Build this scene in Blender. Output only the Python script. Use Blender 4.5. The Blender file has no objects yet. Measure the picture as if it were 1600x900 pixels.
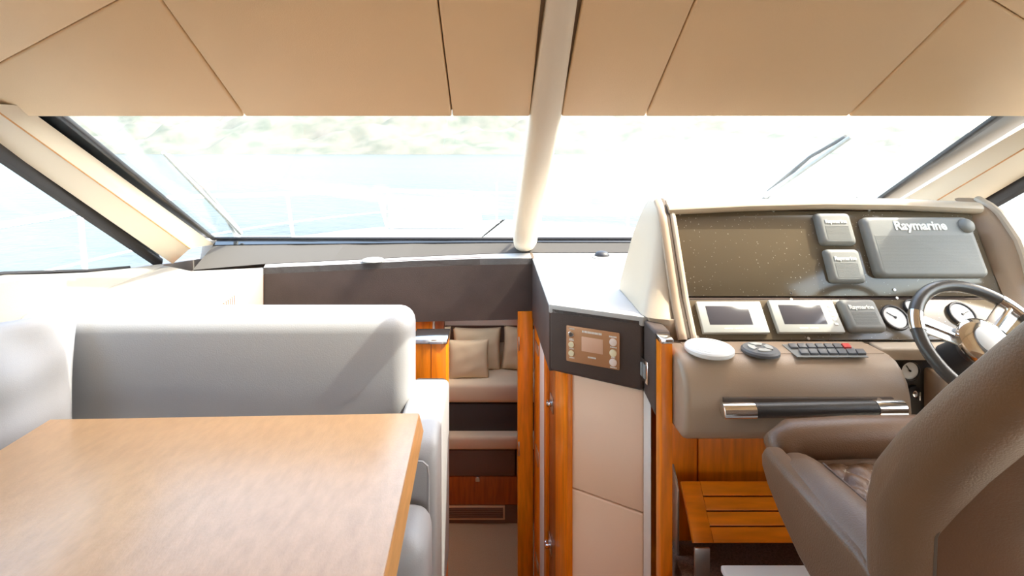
import bpy, bmesh, math, random
from mathutils import Vector, Matrix
random.seed(7)
PI = math.pi
scene = bpy.context.scene
C = scene.collection
# ------------------------------------------------------------------ camera, sky, sun, exposure
F = 800.0; U0 = 775.0; V0 = 238.0; EYE = 1.6       # focal length and horizon point in the 1600x900 frame
cam = bpy.data.cameras.new('camera'); cam.sensor_width = 36; cam.lens = F / 1600 * 36
cam.shift_x = (800 - U0) / 1600; cam.shift_y = (V0 - 450) / 1600
cam.clip_start = .02; cam.clip_end = 6000
cam_o = bpy.data.objects.new('camera', cam); C.objects.link(cam_o)
cam_o.location = (0, 0, EYE); cam_o.rotation_euler = (PI / 2, 0, 0)
scene.camera = cam_o
SUN = Vector((.60, -.02, .80)).normalized()
w = bpy.data.worlds.new('world'); scene.world = w; w.use_nodes = True
nt = w.node_tree; bg = nt.nodes['Background']
sky = nt.nodes.new('ShaderNodeTexSky'); sky.sky_type = 'NISHITA'; sky.sun_disc = False
sky.sun_elevation = math.asin(SUN.z); sky.sun_rotation = math.atan2(SUN.x, SUN.y)
sky.air_density = 1.0; sky.dust_density = 2.5; sky.ozone_density = 1.0
tint = nt.nodes.new('ShaderNodeMix'); tint.data_type = 'RGBA'; tint.blend_type = 'MULTIPLY'; tint.inputs['Factor'].default_value = 1
nt.links.new(sky.outputs[0], tint.inputs['A']); tint.inputs['B'].default_value = (1, .915, .80, 1)     # hazy warm day
nt.links.new(tint.outputs['Result'], bg.inputs[0]); bg.inputs[1].default_value = .52
sl = bpy.data.lights.new('sun', 'SUN'); sl.energy = 2.7; sl.angle = .012; sl.color = (1, .92, .79)
so = bpy.data.objects.new('sun', sl); C.objects.link(so)
so.rotation_euler = SUN.to_track_quat('Z', 'Y').to_euler()
vs = scene.view_settings
vs.view_transform = 'Standard'; vs.look = 'None'; vs.gamma = 1; vs.use_curve_mapping = False
vs.exposure = 1.62

# ------------------------------------------------------------------ pixel helpers (a pixel is a direction; depth y is always given)
def X(u, d): return (u - U0) * d / F
def Z(v, d): return EYE - (v - V0) * d / F
def P(u, v, d): return Vector((X(u, d), d, Z(v, d)))
def lerp(a, b, t): return a + (b - a) * t
def curve(pts, t):
    for (a, x), (b, y) in zip(pts, pts[1:]):
        if t <= b: return lerp(x, y, max(0, (t - a) / (b - a)))
    return pts[-1][1]

# ------------------------------------------------------------------ materials
MATS = {}
def mat(name, col, rough=.5, metal=0., noise=0., nscale=20., bump=0., bscale=200., spec=.5, coat=0., stretch=None, col2=None, sheen=0.):
    m = bpy.data.materials.new(name); m.use_nodes = True; n = m.node_tree; b = n.nodes['Principled BSDF']
    b.inputs['Base Color'].default_value = (*col, 1); b.inputs['Roughness'].default_value = rough
    b.inputs['Metallic'].default_value = metal; b.inputs['Specular IOR Level'].default_value = spec
    b.inputs['Coat Weight'].default_value = coat; b.inputs['Coat Roughness'].default_value = .08
    if sheen: b.inputs['Sheen Weight'].default_value = sheen
    tc = n.nodes.new('ShaderNodeTexCoord'); mp = n.nodes.new('ShaderNodeMapping')
    n.links.new(tc.outputs['Object'], mp.inputs[0])
    if stretch: mp.inputs['Scale'].default_value = stretch
    if noise or col2:
        t = n.nodes.new('ShaderNodeTexNoise'); t.inputs['Scale'].default_value = nscale; t.inputs['Detail'].default_value = 6
        n.links.new(mp.outputs[0], t.inputs['Vector'])
        r = n.nodes.new('ShaderNodeValToRGB'); r.color_ramp.elements[0].position = .3; r.color_ramp.elements[1].position = .7
        c2 = col2 or tuple(min(1, c * (1 + noise)) for c in col); c1 = col if col2 else tuple(c * (1 - noise) for c in col)
        r.color_ramp.elements[0].color = (*c1, 1); r.color_ramp.elements[1].color = (*c2, 1)
        n.links.new(t.outputs['Fac'], r.inputs[0]); n.links.new(r.outputs[0], b.inputs['Base Color'])
    if bump:
        t2 = n.nodes.new('ShaderNodeTexNoise'); t2.inputs['Scale'].default_value = bscale; t2.inputs['Detail'].default_value = 3
        n.links.new(mp.outputs[0], t2.inputs['Vector'])
        bp = n.nodes.new('ShaderNodeBump'); bp.inputs['Strength'].default_value = bump; bp.inputs['Distance'].default_value = .002
        n.links.new(t2.outputs['Fac'], bp.inputs['Height']); n.links.new(bp.outputs[0], b.inputs['Normal'])
    MATS[name] = m; return m
mat('headliner', (.91, .66, .385), .55, bump=.25, bscale=350, noise=.02, nscale=4)
mat('pillar_cream', (.86, .76, .60), .5, bump=.15, bscale=300)
mat('backing', (.25, .17, .10), .8)
mat('ledge_white', (.275, .262, .24), .6, spec=.2, bump=.15, bscale=300)
mat('sofa_white', (.37, .37, .382), .45, bump=.2, bscale=260, noise=.015, nscale=5)
mat('pillow_white', (.35, .35, .365), .8, bump=.2, bscale=500)
mat('dash_top', (.46, .44, .42), .5, bump=.3, bscale=400)
mat('dash_dark', (.075, .052, .043), .55, spec=.3, bump=.4, bscale=380, noise=.12, nscale=8)
mat('dash_grey', (.085, .08, .075), .9, spec=.03, bump=.2, bscale=400)
mat('console_taupe', (.38, .275, .19), .42, bump=.2, bscale=420)
mat('console_light', (.54, .44, .33), .42, bump=.2, bscale=420)
mat('groove', (.10, .07, .05), .7)
mat('cover_grey', (.25, .248, .232), .55, bump=.15, bscale=500)
mat('device_grey', (.44, .435, .40), .45)
mat('letter_pale', (.80, .79, .74), .5)
mat('screen', (.07, .065, .075), .15, spec=.6)
mat('wood_orange', (.78, .20, .004), .34, spec=.3, noise=.22, nscale=6, stretch=(9, 9, 1.0), coat=.1, bump=.05, bscale=60)
mat('wood_step', (.80, .205, .004), .3, spec=.3, noise=.2, nscale=6, stretch=(1, 9, 9), coat=.15)
mat('wood_deep', (.36, .08, .006), .4, noise=.25, nscale=6, stretch=(9, 9, 1.0), coat=.1)
mat('table_wood', (.58, .31, .13), .33, nscale=11, stretch=(5, 2.2, 5), col2=(.68, .38, .17), bump=.25, bscale=60, coat=.6)
mat('table_edge', (.62, .30, .10), .4, noise=.15, nscale=8, stretch=(1, 1, 8))
mat('cream_panel', (.93, .68, .50), .5, bump=.15, bscale=300)
mat('trim_white', (.82, .76, .68), .4)
mat('chair_brown', (.165, .092, .052), .36, spec=.4, bump=.35, bscale=330, noise=.08, nscale=6)
mat('chair_shell', (.13, .062, .032), .45, spec=.35, bump=.3, bscale=330, noise=.1, nscale=5)
mat('stitch', (.55, .47, .38), .7)
mat('chrome', (.82, .82, .82), .12, metal=1)
mat('brushed', (.62, .60, .57), .34, metal=1, bump=.2, bscale=120)
mat('black_rubber', (.018, .016, .018), .45)
mat('black_gloss', (.015, .017, .02), .06, spec=.8)
mat('tinted_border', (.05, .06, .068), .3, spec=.35)
mat('black_leather', (.03, .026, .024), .35, bump=.3, bscale=500)
mat('wheel_leather', (.075, .068, .062), .25, bump=.2, bscale=400)
mat('gauge_face', (.82, .82, .80), .4)
mat('gauge_bezel', (.05, .045, .045), .25)
mat('red_key', (.62, .06, .05), .5)
mat('key_grey', (.13, .13, .135), .45)
mat('copper_plate', (.50, .25, .12), .38, metal=.25)
mat('copper_screen', (.72, .44, .30), .35)
mat('button_cream', (.82, .72, .48), .4)
mat('button_pale', (.80, .66, .58), .4)
mat('carpet_brown', (.17, .10, .07), .95, bump=.8, bscale=260, noise=.4, nscale=220)
mat('carpet_beige', (.46, .32, .18), .95, bump=.6, bscale=300, noise=.1, nscale=200)
mat('teak_sole', (.40, .27, .16), .4, noise=.15, nscale=5, stretch=(9, 1, 1))
mat('box_white', (.78, .74, .67), .4)
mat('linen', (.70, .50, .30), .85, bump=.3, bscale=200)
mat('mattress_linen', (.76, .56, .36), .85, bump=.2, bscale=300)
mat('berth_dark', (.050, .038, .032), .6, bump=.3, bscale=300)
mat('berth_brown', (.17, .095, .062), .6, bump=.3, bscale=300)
mat('gelcoat', (.82, .82, .80), .3)
mat('steel_rail', (.85, .85, .85), .18, metal=1)
mat('wiper_black', (.05, .05, .05), .5)
mat('wiper_grey', (.42, .43, .43), .4)
mat('hill_rock', (.168, .155, .132), .95, nscale=.035, col2=(.08, .096, .076), bump=.8, bscale=.2)
mat('sea', (.070, .081, .079), .35, spec=.08, nscale=.05, col2=(.085, .096, .093), bump=.6, bscale=.9)
MATS['sea'].node_tree.nodes['Bump'].inputs['Distance'].default_value = .25 if 'Bump' in MATS['sea'].node_tree.nodes else .2
# dusty glossy instrument panel
m = mat('dash_panel', (.12, .092, .06), .13, spec=.5); n = m.node_tree; b = n.nodes['Principled BSDF']
tc = n.nodes.new('ShaderNodeTexCoord')
vo = n.nodes.new('ShaderNodeTexVoronoi'); vo.inputs['Scale'].default_value = 85; n.links.new(tc.outputs['Object'], vo.inputs['Vector'])
no = n.nodes.new('ShaderNodeTexNoise'); no.inputs['Scale'].default_value = 14; n.links.new(tc.outputs['Object'], no.inputs['Vector'])
ma = n.nodes.new('ShaderNodeMath'); ma.operation = 'MULTIPLY'; ma.inputs[1].default_value = .22; n.links.new(no.outputs['Fac'], ma.inputs[0])
lt = n.nodes.new('ShaderNodeMath'); lt.operation = 'LESS_THAN'; n.links.new(vo.outputs['Distance'], lt.inputs[0]); n.links.new(ma.outputs[0], lt.inputs[1])
mx = n.nodes.new('ShaderNodeMix'); mx.data_type = 'RGBA'; n.links.new(lt.outputs[0], mx.inputs['Factor'])
mx.inputs['A'].default_value = (.12, .092, .06, 1); mx.inputs['B'].default_value = (.30, .27, .21, 1)
n.links.new(mx.outputs['Result'], b.inputs['Base Color'])
# window glass: clear, with a translucent veil mixed in to mimic glare over the view
def glass(name, veil):
    m = bpy.data.materials.new(name); m.use_nodes = True; n = m.node_tree; n.nodes.clear()
    out = n.nodes.new('ShaderNodeOutputMaterial'); tr = n.nodes.new('ShaderNodeBsdfTransparent'); tr.inputs[0].default_value = (.95, .98, .97, 1)
    gl = n.nodes.new('ShaderNodeBsdfGlossy'); gl.inputs['Roughness'].default_value = .02
    tl = n.nodes.new('ShaderNodeBsdfTranslucent'); tl.inputs[0].default_value = (.92, .96, .96, 1)
    lw = n.nodes.new('ShaderNodeLayerWeight'); lw.inputs['Blend'].default_value = .5
    pw = n.nodes.new('ShaderNodeMath'); pw.operation = 'POWER'; pw.inputs[1].default_value = 5; n.links.new(lw.outputs['Facing'], pw.inputs[0])
    fr = n.nodes.new('ShaderNodeMath'); fr.operation = 'MULTIPLY_ADD'; fr.inputs[1].default_value = .45; fr.inputs[2].default_value = .012; n.links.new(pw.outputs[0], fr.inputs[0])
    m1 = n.nodes.new('ShaderNodeMixShader'); m1.inputs[0].default_value = veil
    n.links.new(tr.outputs[0], m1.inputs[1]); n.links.new(tl.outputs[0], m1.inputs[2])
    m2 = n.nodes.new('ShaderNodeMixShader'); n.links.new(fr.outputs[0], m2.inputs[0])
    n.links.new(m1.outputs[0], m2.inputs[1]); n.links.new(gl.outputs[0], m2.inputs[2]); n.links.new(m2.outputs[0], out.inputs[0])
    MATS[name] = m
glass('window_glass', .006)

# ------------------------------------------------------------------ mesh builders
class MB:
    def __init__(s, M=None): s.bm = bmesh.new(); s.M = M
    def _merge(s, t):
        me = bpy.data.meshes.new('t'); t.to_mesh(me); t.free()
        if s.M: me.transform(s.M)
        s.bm.from_mesh(me); bpy.data.meshes.remove(me); return s
    def box(s, x0, x1, y0, y1, z0, z1, r=0, seg=2, rot=None):
        t = bmesh.new(); bmesh.ops.create_cube(t, size=1)
        sx, sy, sz = abs(x1 - x0), abs(y1 - y0), abs(z1 - z0)
        bmesh.ops.scale(t, vec=(sx, sy, sz), verts=t.verts)
        if r: bmesh.ops.bevel(t, geom=t.edges[:], offset=min(r, min(sx, sy, sz) * .49), segments=seg, profile=.5, affect='EDGES')
        if rot: bmesh.ops.transform(t, matrix=rot, verts=t.verts)
        bmesh.ops.translate(t, vec=((x0 + x1) / 2, (y0 + y1) / 2, (z0 + z1) / 2), verts=t.verts)
        return s._merge(t)
    def prism(s, pts, vec, r=0, seg=2, ang=20):
        t = bmesh.new(); vec = Vector(vec)
        a = [t.verts.new(p) for p in pts]; b = [t.verts.new(Vector(p) + vec) for p in pts]
        k = len(pts); t.faces.new(a[::-1]); t.faces.new(b)
        for i in range(k): t.faces.new((a[i], a[(i + 1) % k], b[(i + 1) % k], b[i]))
        bmesh.ops.recalc_face_normals(t, faces=t.faces)
        if r:
            e = [e for e in t.edges if e.calc_face_angle(0) > math.radians(ang)]
            bmesh.ops.bevel(t, geom=e, offset=r, segments=seg, profile=.5, affect='EDGES')
        return s._merge(t)
    def loft(s, rows, closed=False, cap=False):
        t = bmesh.new(); R = [[t.verts.new(p) for p in r] for r in rows]; k = len(rows[0])
        for a, b in zip(R, R[1:]):
            for i in range(k if closed else k - 1):
                j = (i + 1) % k
                try: t.faces.new((a[i], a[j], b[j], b[i]))
                except ValueError: pass
        if cap: t.faces.new(R[0][::-1]); t.faces.new(R[-1])
        bmesh.ops.remove_doubles(t, verts=t.verts, dist=1e-6)
        bmesh.ops.recalc_face_normals(t, faces=t.faces)
        return s._merge(t)
    def tube(s, path, r, n=10, closed=False, rs=None, sx=1, sy=1):
        path = [Vector(p) for p in path]; rows = []; N = len(path); prev = None
        for i, p in enumerate(path):
            a = path[(i - 1) % N] if (closed or i) else path[i]; b = path[(i + 1) % N] if (closed or i < N - 1) else path[i]
            t = (b - a).normalized()
            if prev is None:
                h = Vector((1, 0, 0)) if abs(t.x) < .9 else Vector((0, 0, 1))
                prev = (h - t * h.dot(t)).normalized()
            prev = (prev - t * prev.dot(t)).normalized(); q = t.cross(prev)
            rr = rs[i] if rs else r
            rows.append([p + prev * (math.cos(2 * PI * k / n) * rr * sx) + q * (math.sin(2 * PI * k / n) * rr * sy) for k in range(n)])
        if closed: rows.append(rows[0])
        return s.loft(rows, True, not closed)
    def lathe(s, prof, n=28, M=None):
        rows = [[Vector((max(r, 1e-5) * math.cos(2 * PI * k / n), max(r, 1e-5) * math.sin(2 * PI * k / n), h)) for k in range(n)] for r, h in prof]
        if M: rows = [[M @ p for p in r] for r in rows]
        return s.loft(rows, True, True)
    def solid(s, th):
        bmesh.ops.recalc_face_normals(s.bm, faces=s.bm.faces)
        bmesh.ops.solidify(s.bm, geom=s.bm.faces[:], thickness=th); return s
ORG = {}
def setp(o, label=None, cat=None, group=None, kind=None):
    for k, v in (('label', label), ('category', cat), ('group', group), ('kind', kind)):
        if v: o[k] = v
    return o
def thing(name, label, cat, loc, group=None):
    o = bpy.data.objects.new(name, None); C.objects.link(o); o.location = loc; o.empty_display_size = .05
    ORG[o] = Vector(loc); return setp(o, label, cat, group)
def obj(name, mb, m, parent=None, label=None, cat=None, group=None, kind=None, smooth=True, ang=35, loc=None):
    bm = mb.bm; me = bpy.data.meshes.new(name)
    org = ORG[parent] if parent else Vector(loc or (0, 0, 0))
    if not parent and loc is None and len(bm.verts):          # origin at the base of the thing
        xs = [v.co for v in bm.verts]
        org = Vector(((min(v.x for v in xs) + max(v.x for v in xs)) / 2, (min(v.y for v in xs) + max(v.y for v in xs)) / 2, min(v.z for v in xs)))
    bmesh.ops.translate(bm, vec=-org, verts=bm.verts)
    bm.to_mesh(me); bm.free()
    if smooth:
        me.shade_smooth(); me.set_sharp_from_angle(angle=math.radians(ang))
    me.materials.append(MATS[m])
    o = bpy.data.objects.new(name, me); C.objects.link(o)
    if parent: o.parent = parent
    else: o.location = org
    ORG[o] = org
    return setp(o, label, cat, group, kind)
def struct(name, mb, m, parent=None, label=None, **k): return obj(name, mb, m, parent, label=label, kind=None if parent else 'structure', **k)
def box(*a, **k): return MB().box(*a, **k)
def frame(o, ex, ey):
    ex = Vector(ex).normalized(); ey = Vector(ey).normalized(); ez = ex.cross(ey)
    return Matrix(((ex.x, ey.x, ez.x, o[0]), (ex.y, ey.y, ez.y, o[1]), (ex.z, ey.z, ez.z, o[2]), (0, 0, 0, 1)))
def on_plane(u, v, M):
    d = Vector(((u - U0) / F, 1, -(v - V0) / F)); Mi = M.inverted()
    a = Mi @ Vector((0, 0, EYE)); b = Mi.to_3x3() @ d; t = -a.z / b.z
    return (a + b * t).xy
def text_mb(txt, size, M, depth=.002, bold=.012):
    cu = bpy.data.curves.new('lettering', 'FONT'); cu.body = txt; cu.size = size; cu.align_x = 'CENTER'; cu.align_y = 'CENTER'
    cu.extrude = depth; cu.offset = bold * size; cu.resolution_u = 3
    o = bpy.data.objects.new('lettering', cu); C.objects.link(o)
    dg = bpy.context.evaluated_depsgraph_get(); me = bpy.data.meshes.new_from_object(o.evaluated_get(dg))
    bpy.data.objects.remove(o); mb = MB(); me.transform(M); mb.bm.from_mesh(me); bpy.data.meshes.remove(me); return mb
def T(x, y, z): return Matrix.Translation((x, y, z))

# ================================================================== SETTING
XL, XR, XC = -1.60, 1.86, .13
def wx(side, z): return (XL + .2 * (z - 1.1)) if side < 0 else (XR - .2 * (z - 1.1))
def gz(d): return 1.148 + .489 * (2.7 - d)              # windshield plane
def cz(d): return 1.703 + .609 * (1.5 - d)              # sloping headliner plane
# --- floors
struct('floor', box(XL, XR, -2.6, 1.0, -.06, 0), 'teak_sole')
struct('floor_stairwell', box(-.17, .46, 1.0, 2.48, -1.04, -1.0), 'carpet_beige')
struct('floor_cabin', box(-1.3, 1.3, 2.48, 4.5, -1.04, -1.0), 'carpet_beige')
struct('floor_dinette', MB().prism([(XL + .02, -.2, .001), (-.17, -.2, .001), (-.17, 1.8, .001), (-.30, 1.8, .001), (-.30, 2.36, .001), (XL + .02, 2.36, .001)], (0, 0, .199)), 'teak_sole')
struct('floor_helm', box(.52, XR - .02, .2, 1.56, .001, .42), 'carpet_brown')
for i in range(3):
    struct('stair_step', box(-.165, .455, 1.02 + i * .25, 1.30 + i * .25, -1.0, -.22 - i * .25, r=.008), 'wood_step')
# --- ceiling: backing, padded panels with seams
mb = MB(); Y0, Y1 = 1.0, 1.5
pr = [(1.5, cz(1.5) + .022), (1.0, cz(1.0) + .022), (-2.6, cz(1.0) + .022), (-2.6, cz(1.0) + .1), (.96, cz(1.0) + .1), (1.44, gz(1.44) + .01), (1.5, gz(1.5) - .004)]
mb.prism([(XL, y, z) for y, z in pr], (XR - XL, 0, 0))
ceil = struct('ceiling', mb, 'backing', smooth=False)
def cpanel(poly):
    pts = [(x, d, cz(d)) for x, d in poly]
    cx = sum(p[0] for p in pts) / len(pts); cy = sum(p[1] for p in pts) / len(pts)
    nn = Vector((0, .609, 1)).normalized()
    q = [Vector((p[0], p[1], p[2])) for p in pts]; cc = Vector((cx, cy, cz(cy)))
    q = [p + (cc - p).normalized() * .003 for p in q]
    obj('ceiling_panel', MB().prism(q, nn * .02, r=.0055, seg=3), 'headliner', ceil)
ML, MR = .100, .190
lline = lambda x: 1.365 - (x + 1.42) * .409
rline = lambda x: 1.365 - (2 * XC + 1.42 - x) * .409
cpanel([(-.735, 1.5), (-1.42, 1.5), (-1.42, lline(-1.42)), (-.735, lline(-.735))])
cpanel([(-1.42, lline(-1.42)), (-.735, lline(-.735)), (-.735, 1.0), (-1.42, 1.0)])
for a, b_ in ((-.735, -.1275), (-.1275, ML), (MR, .437), (.437, 1.031)): cpanel([(a, 1.0), (b_, 1.0), (b_, 1.5), (a, 1.5)])
cpanel([(1.031, 1.5), (1.68, 1.5), (1.68, rline(1.68)), (1.031, rline(1.031))])
cpanel([(1.68, rline(1.68)), (1.031, rline(1.031)), (1.031, 1.0), (1.68, 1.0)])
for a, b_ in ((-1.42, -.735), (-.735, -.1275), (-.1275, .437), (.437, 1.031), (1.031, 1.68)):
    for c, d in ((-2.55, -.9), (-.9, .985)):
        obj('ceiling_panel', box(a + .003, b_ - .003, c + .003, d - .003, cz(1.0), cz(1.0) + .02, r=.0055), 'headliner', ceil)
# --- centre mullion
ys = [1.0, 1.12, 1.3, 1.5, 1.56, 1.8, 2.1, 2.4, 2.55, 2.60, 2.635, 2.655]
rows = []
for y in ys:
    w_ = curve([(1.0, .031), (1.12, .034), (1.5, .046), (2.2, .056), (2.55, .058), (2.6, .052), (2.635, .036), (2.655, .008)], y)
    zc = cz(y) if y <= 1.5 else lerp(cz(1.5), 1.125, (y - 1.5) / (2.60 - 1.5))
    hh = w_ * .62
    rows.append([Vector((.145 + math.cos(a) * w_, y, zc - math.sin(a) * hh + .004)) for a in [PI * k / 14 for k in range(15)]] +
                [Vector((.145 - w_, y, zc + .03)), Vector((.145 + w_, y, zc + .03))])
struct('trim_1', MB().loft(rows, True, True), 'pillar_cream', label='rounded cream centre mullion of the windshield')
# --- windshield panes and rubber
def gp(x, d, off=0): return Vector((x, d, gz(d) + off))
lx = lambda d: lerp(-1.485, -1.304, (2.7 - d) / 1.154)
rx = lambda d: lerp(1.72, 1.508, (2.7 - d) / 1.154)
for i, (fa, fb) in enumerate(((lx, lambda d: .125), (lambda d: .165, rx))):
    q = [gp(fa(2.7), 2.7), gp(fb(2.7), 2.7), gp(fb(1.42), 1.42), gp(fa(1.42), 1.42)]
    wn = struct('window_%d' % (i + 1), MB().prism(q, Vector((0, .489, 1)).normalized() * .006), 'window_glass', smooth=False,
           label=('windshield pane left of the centre mullion', 'windshield pane right of the centre mullion')[i])
    g = MB(); nn = Vector((0, -.44, -.9))
    def bar(p, q, wd, th=.014):
        t = (q - p).normalized(); s_ = t.cross(nn).normalized(); g.prism([p + s_ * wd, q + s_ * wd, q - s_ * wd, p - s_ * wd], nn * th, r=.003)
    bar(gp(fa(2.7), 2.69), gp(fb(2.7), 2.69), .010)
    if i == 0: bar(gp(lx(2.7), 2.7), gp(lx(1.42), 1.42), .011); bar(gp(.105, 2.66), gp(.105, 1.5), .006)
    else: bar(gp(rx(2.7), 2.7), gp(rx(1.42), 1.42), .011); bar(gp(.196, 2.66), gp(.19, 1.5), .0025)
    obj('rubber_seal', g, 'black_rubber', wn)
    # glossy dark border of the glass beside the pillar
    g = MB(); s_ = -1 if i == 0 else 1; fe = lx if i == 0 else rx
    g.prism([gp(fe(2.7), 2.7, -.002), gp(fe(1.42), 1.42, -.002), gp(fe(1.42) + s_ * .13, 1.42, -.002), gp(fe(2.7) + s_ * .06, 2.7, -.002)], (0, 0, .008))
    obj('glass_border', g, 'tinted_border', wn, smooth=False)
# --- A-pillars (left built from the photo, right mirrored about the centre line)
def mir(p, s): return Vector((p[0] if s < 0 else 2 * XC - p[0], p[1], p[2]))
Ea, Eb = Vector((-1.347, 1.46, gz(1.46) - .022)), Vector((-1.475, 2.68, 1.118))
Sa, Sb = Vector((-1.405, 1.41, 1.736)), Vector((-1.464, 2.45, 1.14))
Wa, Wb = Vector((-1.500, 1.50, 1.655)), Vector((-1.56, 2.47, 1.062))
for s, nm in ((-1, 'trim_2'), (1, 'trim_3')):
    out = Vector((s * .05, 0, .03))
    q = [mir(p, s) for p in (Ea, Sa, Sb, Eb)]; q2 = [mir(p, s) for p in (Sa, Wa, Wb, Sb)]
    mb = MB()
    A = [mir(Ea, s), mir(Sa, s), mir(Wa, s)]; Bv = [mir(Eb, s), mir(Sb, s), mir(Wb, s)]
    up = [Vector((s * .10, 0, .03)), Vector((s * .07, .0, .05)), Vector((s * .03, 0, .02))]
    ra = [A[0], lerp(A[0], A[1], .06), lerp(A[0], A[1], .94), A[1], lerp(A[1], A[2], .05), A[2], A[2] + up[2], A[0] + up[0]]
    rb = [Bv[0], lerp(Bv[0], Bv[1], .06), lerp(Bv[0], Bv[1], .94), Bv[1], lerp(Bv[1], Bv[2], .05), Bv[2], Bv[2] + up[2], Bv[0] + up[0]]
    mb.loft([ra, rb], True, True)
    pl = struct(nm, mb, 'pillar_cream', label='cream padded windshield pillar on the %s side' % ('left' if s < 0 else 'right'))
    ca = Vector((s * .002, 0, -.001))
    mb = MB().tube([mir(Sa, s) + Vector((-s * .001, 0, -.001)), mir(Sb, s) + Vector((-s * .001, 0, -.001))], .0022, 6)
    obj('seam', mb, 'table_edge', pl)
# --- side walls with window openings
for s, wn_, gn in ((-1, 'wall_left', 'window_3'), (1, 'wall_right', 'window_4')):
    sill = [(2.47, 1.06), (2.25, 1.09), (2.02, 1.128), (1.65, 1.205), (1.2, 1.25), (-.5, 1.25)]
    top = [(2.47, 1.075), (1.50, 1.66), (1.40, 1.70), (1.2, 1.73), (-.5, 1.73)]
    mb = MB()
    def wp(y, z, o=0): return Vector((wx(s, z) + s * o, y, z))
    q = [(2.8, -.8), (-2.6, -.8), (-2.6, 1.25)] + sill[::-1] + [(2.8, 1.02)]
    mb.prism([Vector((wx(s, 1.1), y, z)) for y, z in q], (s * .06, 0, 0))
    q = [(1.50, 1.66)] + top[2:] + [(-.5, 1.25), (-2.6, 1.25), (-2.6, 2.12), (.96, 2.12), (1.5, 1.76)]
    mb.prism([wp(y, z) for y, z in q], (s * .06, 0, 0))
    wl = struct(wn_, mb, 'ledge_white', smooth=False)
    q = sill[::-1] + top
    mb = MB().prism([wp(y, z, .02) for y, z in sill[::-1][0:-1] + top], (s * .006, 0, 0))
    wn = struct(gn, mb, 'window_glass', smooth=False, label='%s side cabin window' % ('left' if s < 0 else 'right'))
    g = MB()
    g.tube([wp(2.46, 1.07, .012), wp(1.50, 1.635, .012), wp(1.36, 1.69, .012), wp(1.2, 1.71, .012), wp(-.5, 1.71, .012)], .026, 8, sx=.6)
    g.tube([wp(y, z + .004, .012) for y, z in sill[1:]], .008, 6)
    obj('rubber_seal', g, 'black_rubber', wn)
    g = MB().prism([wp(2.44, 1.10, .001), wp(1.50, 1.665, .001), wp(1.50, 1.70, .001), wp(2.40, 1.15, .001)], (s * .006, 0, 0))
    obj('glass_border', g, 'tinted_border', wn, smooth=False)
# --- aft bulkhead: unseen frame added to cut the light; cockpit doorway sized to brighten the helm
struct('wall_back', MB().prism([(XL, -2.6, 0), (XL, -2.6, 2.03), (XR, -2.6, 2.03), (XR, -2.6, 0), (1.6, -2.6, 0), (1.6, -2.6, 1.93), (.0, -2.6, 1.93), (.0, -2.6, 0)], (0, -.06, 0)), 'cream_panel', smooth=False)
struct('floor_cockpit', box(-2.2, 2.4, -6.0, -2.6, -.12, -.02), 'gelcoat')

# ================================================================== DASH SHELF over the companionway
TL = P(412, 418, 2.38); TR = Vector((.174, 2.47, 1.09)); TB = Vector((.178, 1.72, 1.09)); TC = Vector((.456, 1.587, 1.09))
dash = thing('dashboard_shelf', 'grey leather dashboard shelf with dark fascia and angled pod beside the helm', 'dashboard', (.2, 2.2, .8))
rl = [Vector((-1.40, 2.36, 1.055)), P(415, 413, 2.42), P(520, 408, 2.48), P(640, 402, 2.55), P(750, 397.5, 2.59), Vector((.18, 2.60, 1.09)), Vector((.9, 2.60, 1.09)), Vector((1.82, 2.50, 1.09))]
fl = [Vector((-1.40, 2.355, 1.055)), TL, lerp(TL, TR, .28), lerp(TL, TR, .54), lerp(TL, TR, .80), TR]
fl[2].z = Z(413, fl[2].y); fl[3].z = Z(407.5, fl[3].y); fl[4].z = Z(404, fl[4].y)
mb = MB()
th = Vector((0, 0, -.03))
for i in range(1, 5): mb.prism([rl[i], rl[i + 1], fl[i + 1], fl[i]], th)
mb.prism([TR + Vector((.0015, 0, 0)), Vector((.1755, 2.60, 1.09)), Vector((1.82, 2.60, 1.09)), Vector((1.82, 1.95, 1.09)), Vector((.64, 1.95, 1.09)), Vector((.64, 1.60, 1.09)), TC, TB], th, r=.004)
bmesh.ops.recalc_face_normals(mb.bm, faces=mb.bm.faces)
obj('top', mb, 'dash_top', dash, ang=25)
mb = MB(); fz = Vector((0, 0, .001)); dn = lambda p, z: Vector((p.x, p.y, z))
fb = [(p, .795) for p in fl[1:]]
for (p, z), (q, z2) in zip(fb, fb[1:]): mb.prism([p - fz, q - fz, dn(q, z2), dn(p, z)], (0, .04, 0))
obj('fascia', mb, 'dash_dark', dash, ang=25)
mb = MB()
mb.prism([dn(TR, .8), dn(TR, 1.086), dn(TB, 1.086), dn(TB, .865)], (.04, .0, 0), r=.004)
obj('pod_side', mb, 'dash_dark', dash)
mb = MB()
mb.prism([dn(TB, .866), dn(TB, 1.087), dn(TC, 1.087), dn(TC, .857)], (.03, .05, 0), r=.012, seg=3)
obj('pod_face', mb, 'dash_dark', dash)
mb = MB(); TD = Vector((.468, 1.50, 1.078))
mb.prism([dn(TC, .857), dn(TC, 1.083), dn(TD, 1.072), dn(TD, .82)], (.05, .012, 0), r=.01, seg=3)
obj('pod_return', mb, 'dash_dark', dash)
mb = MB().box(.172, .185, 2.462, 2.60, 1.0885, 1.0915); obj('seam', mb, 'groove', dash)
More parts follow.
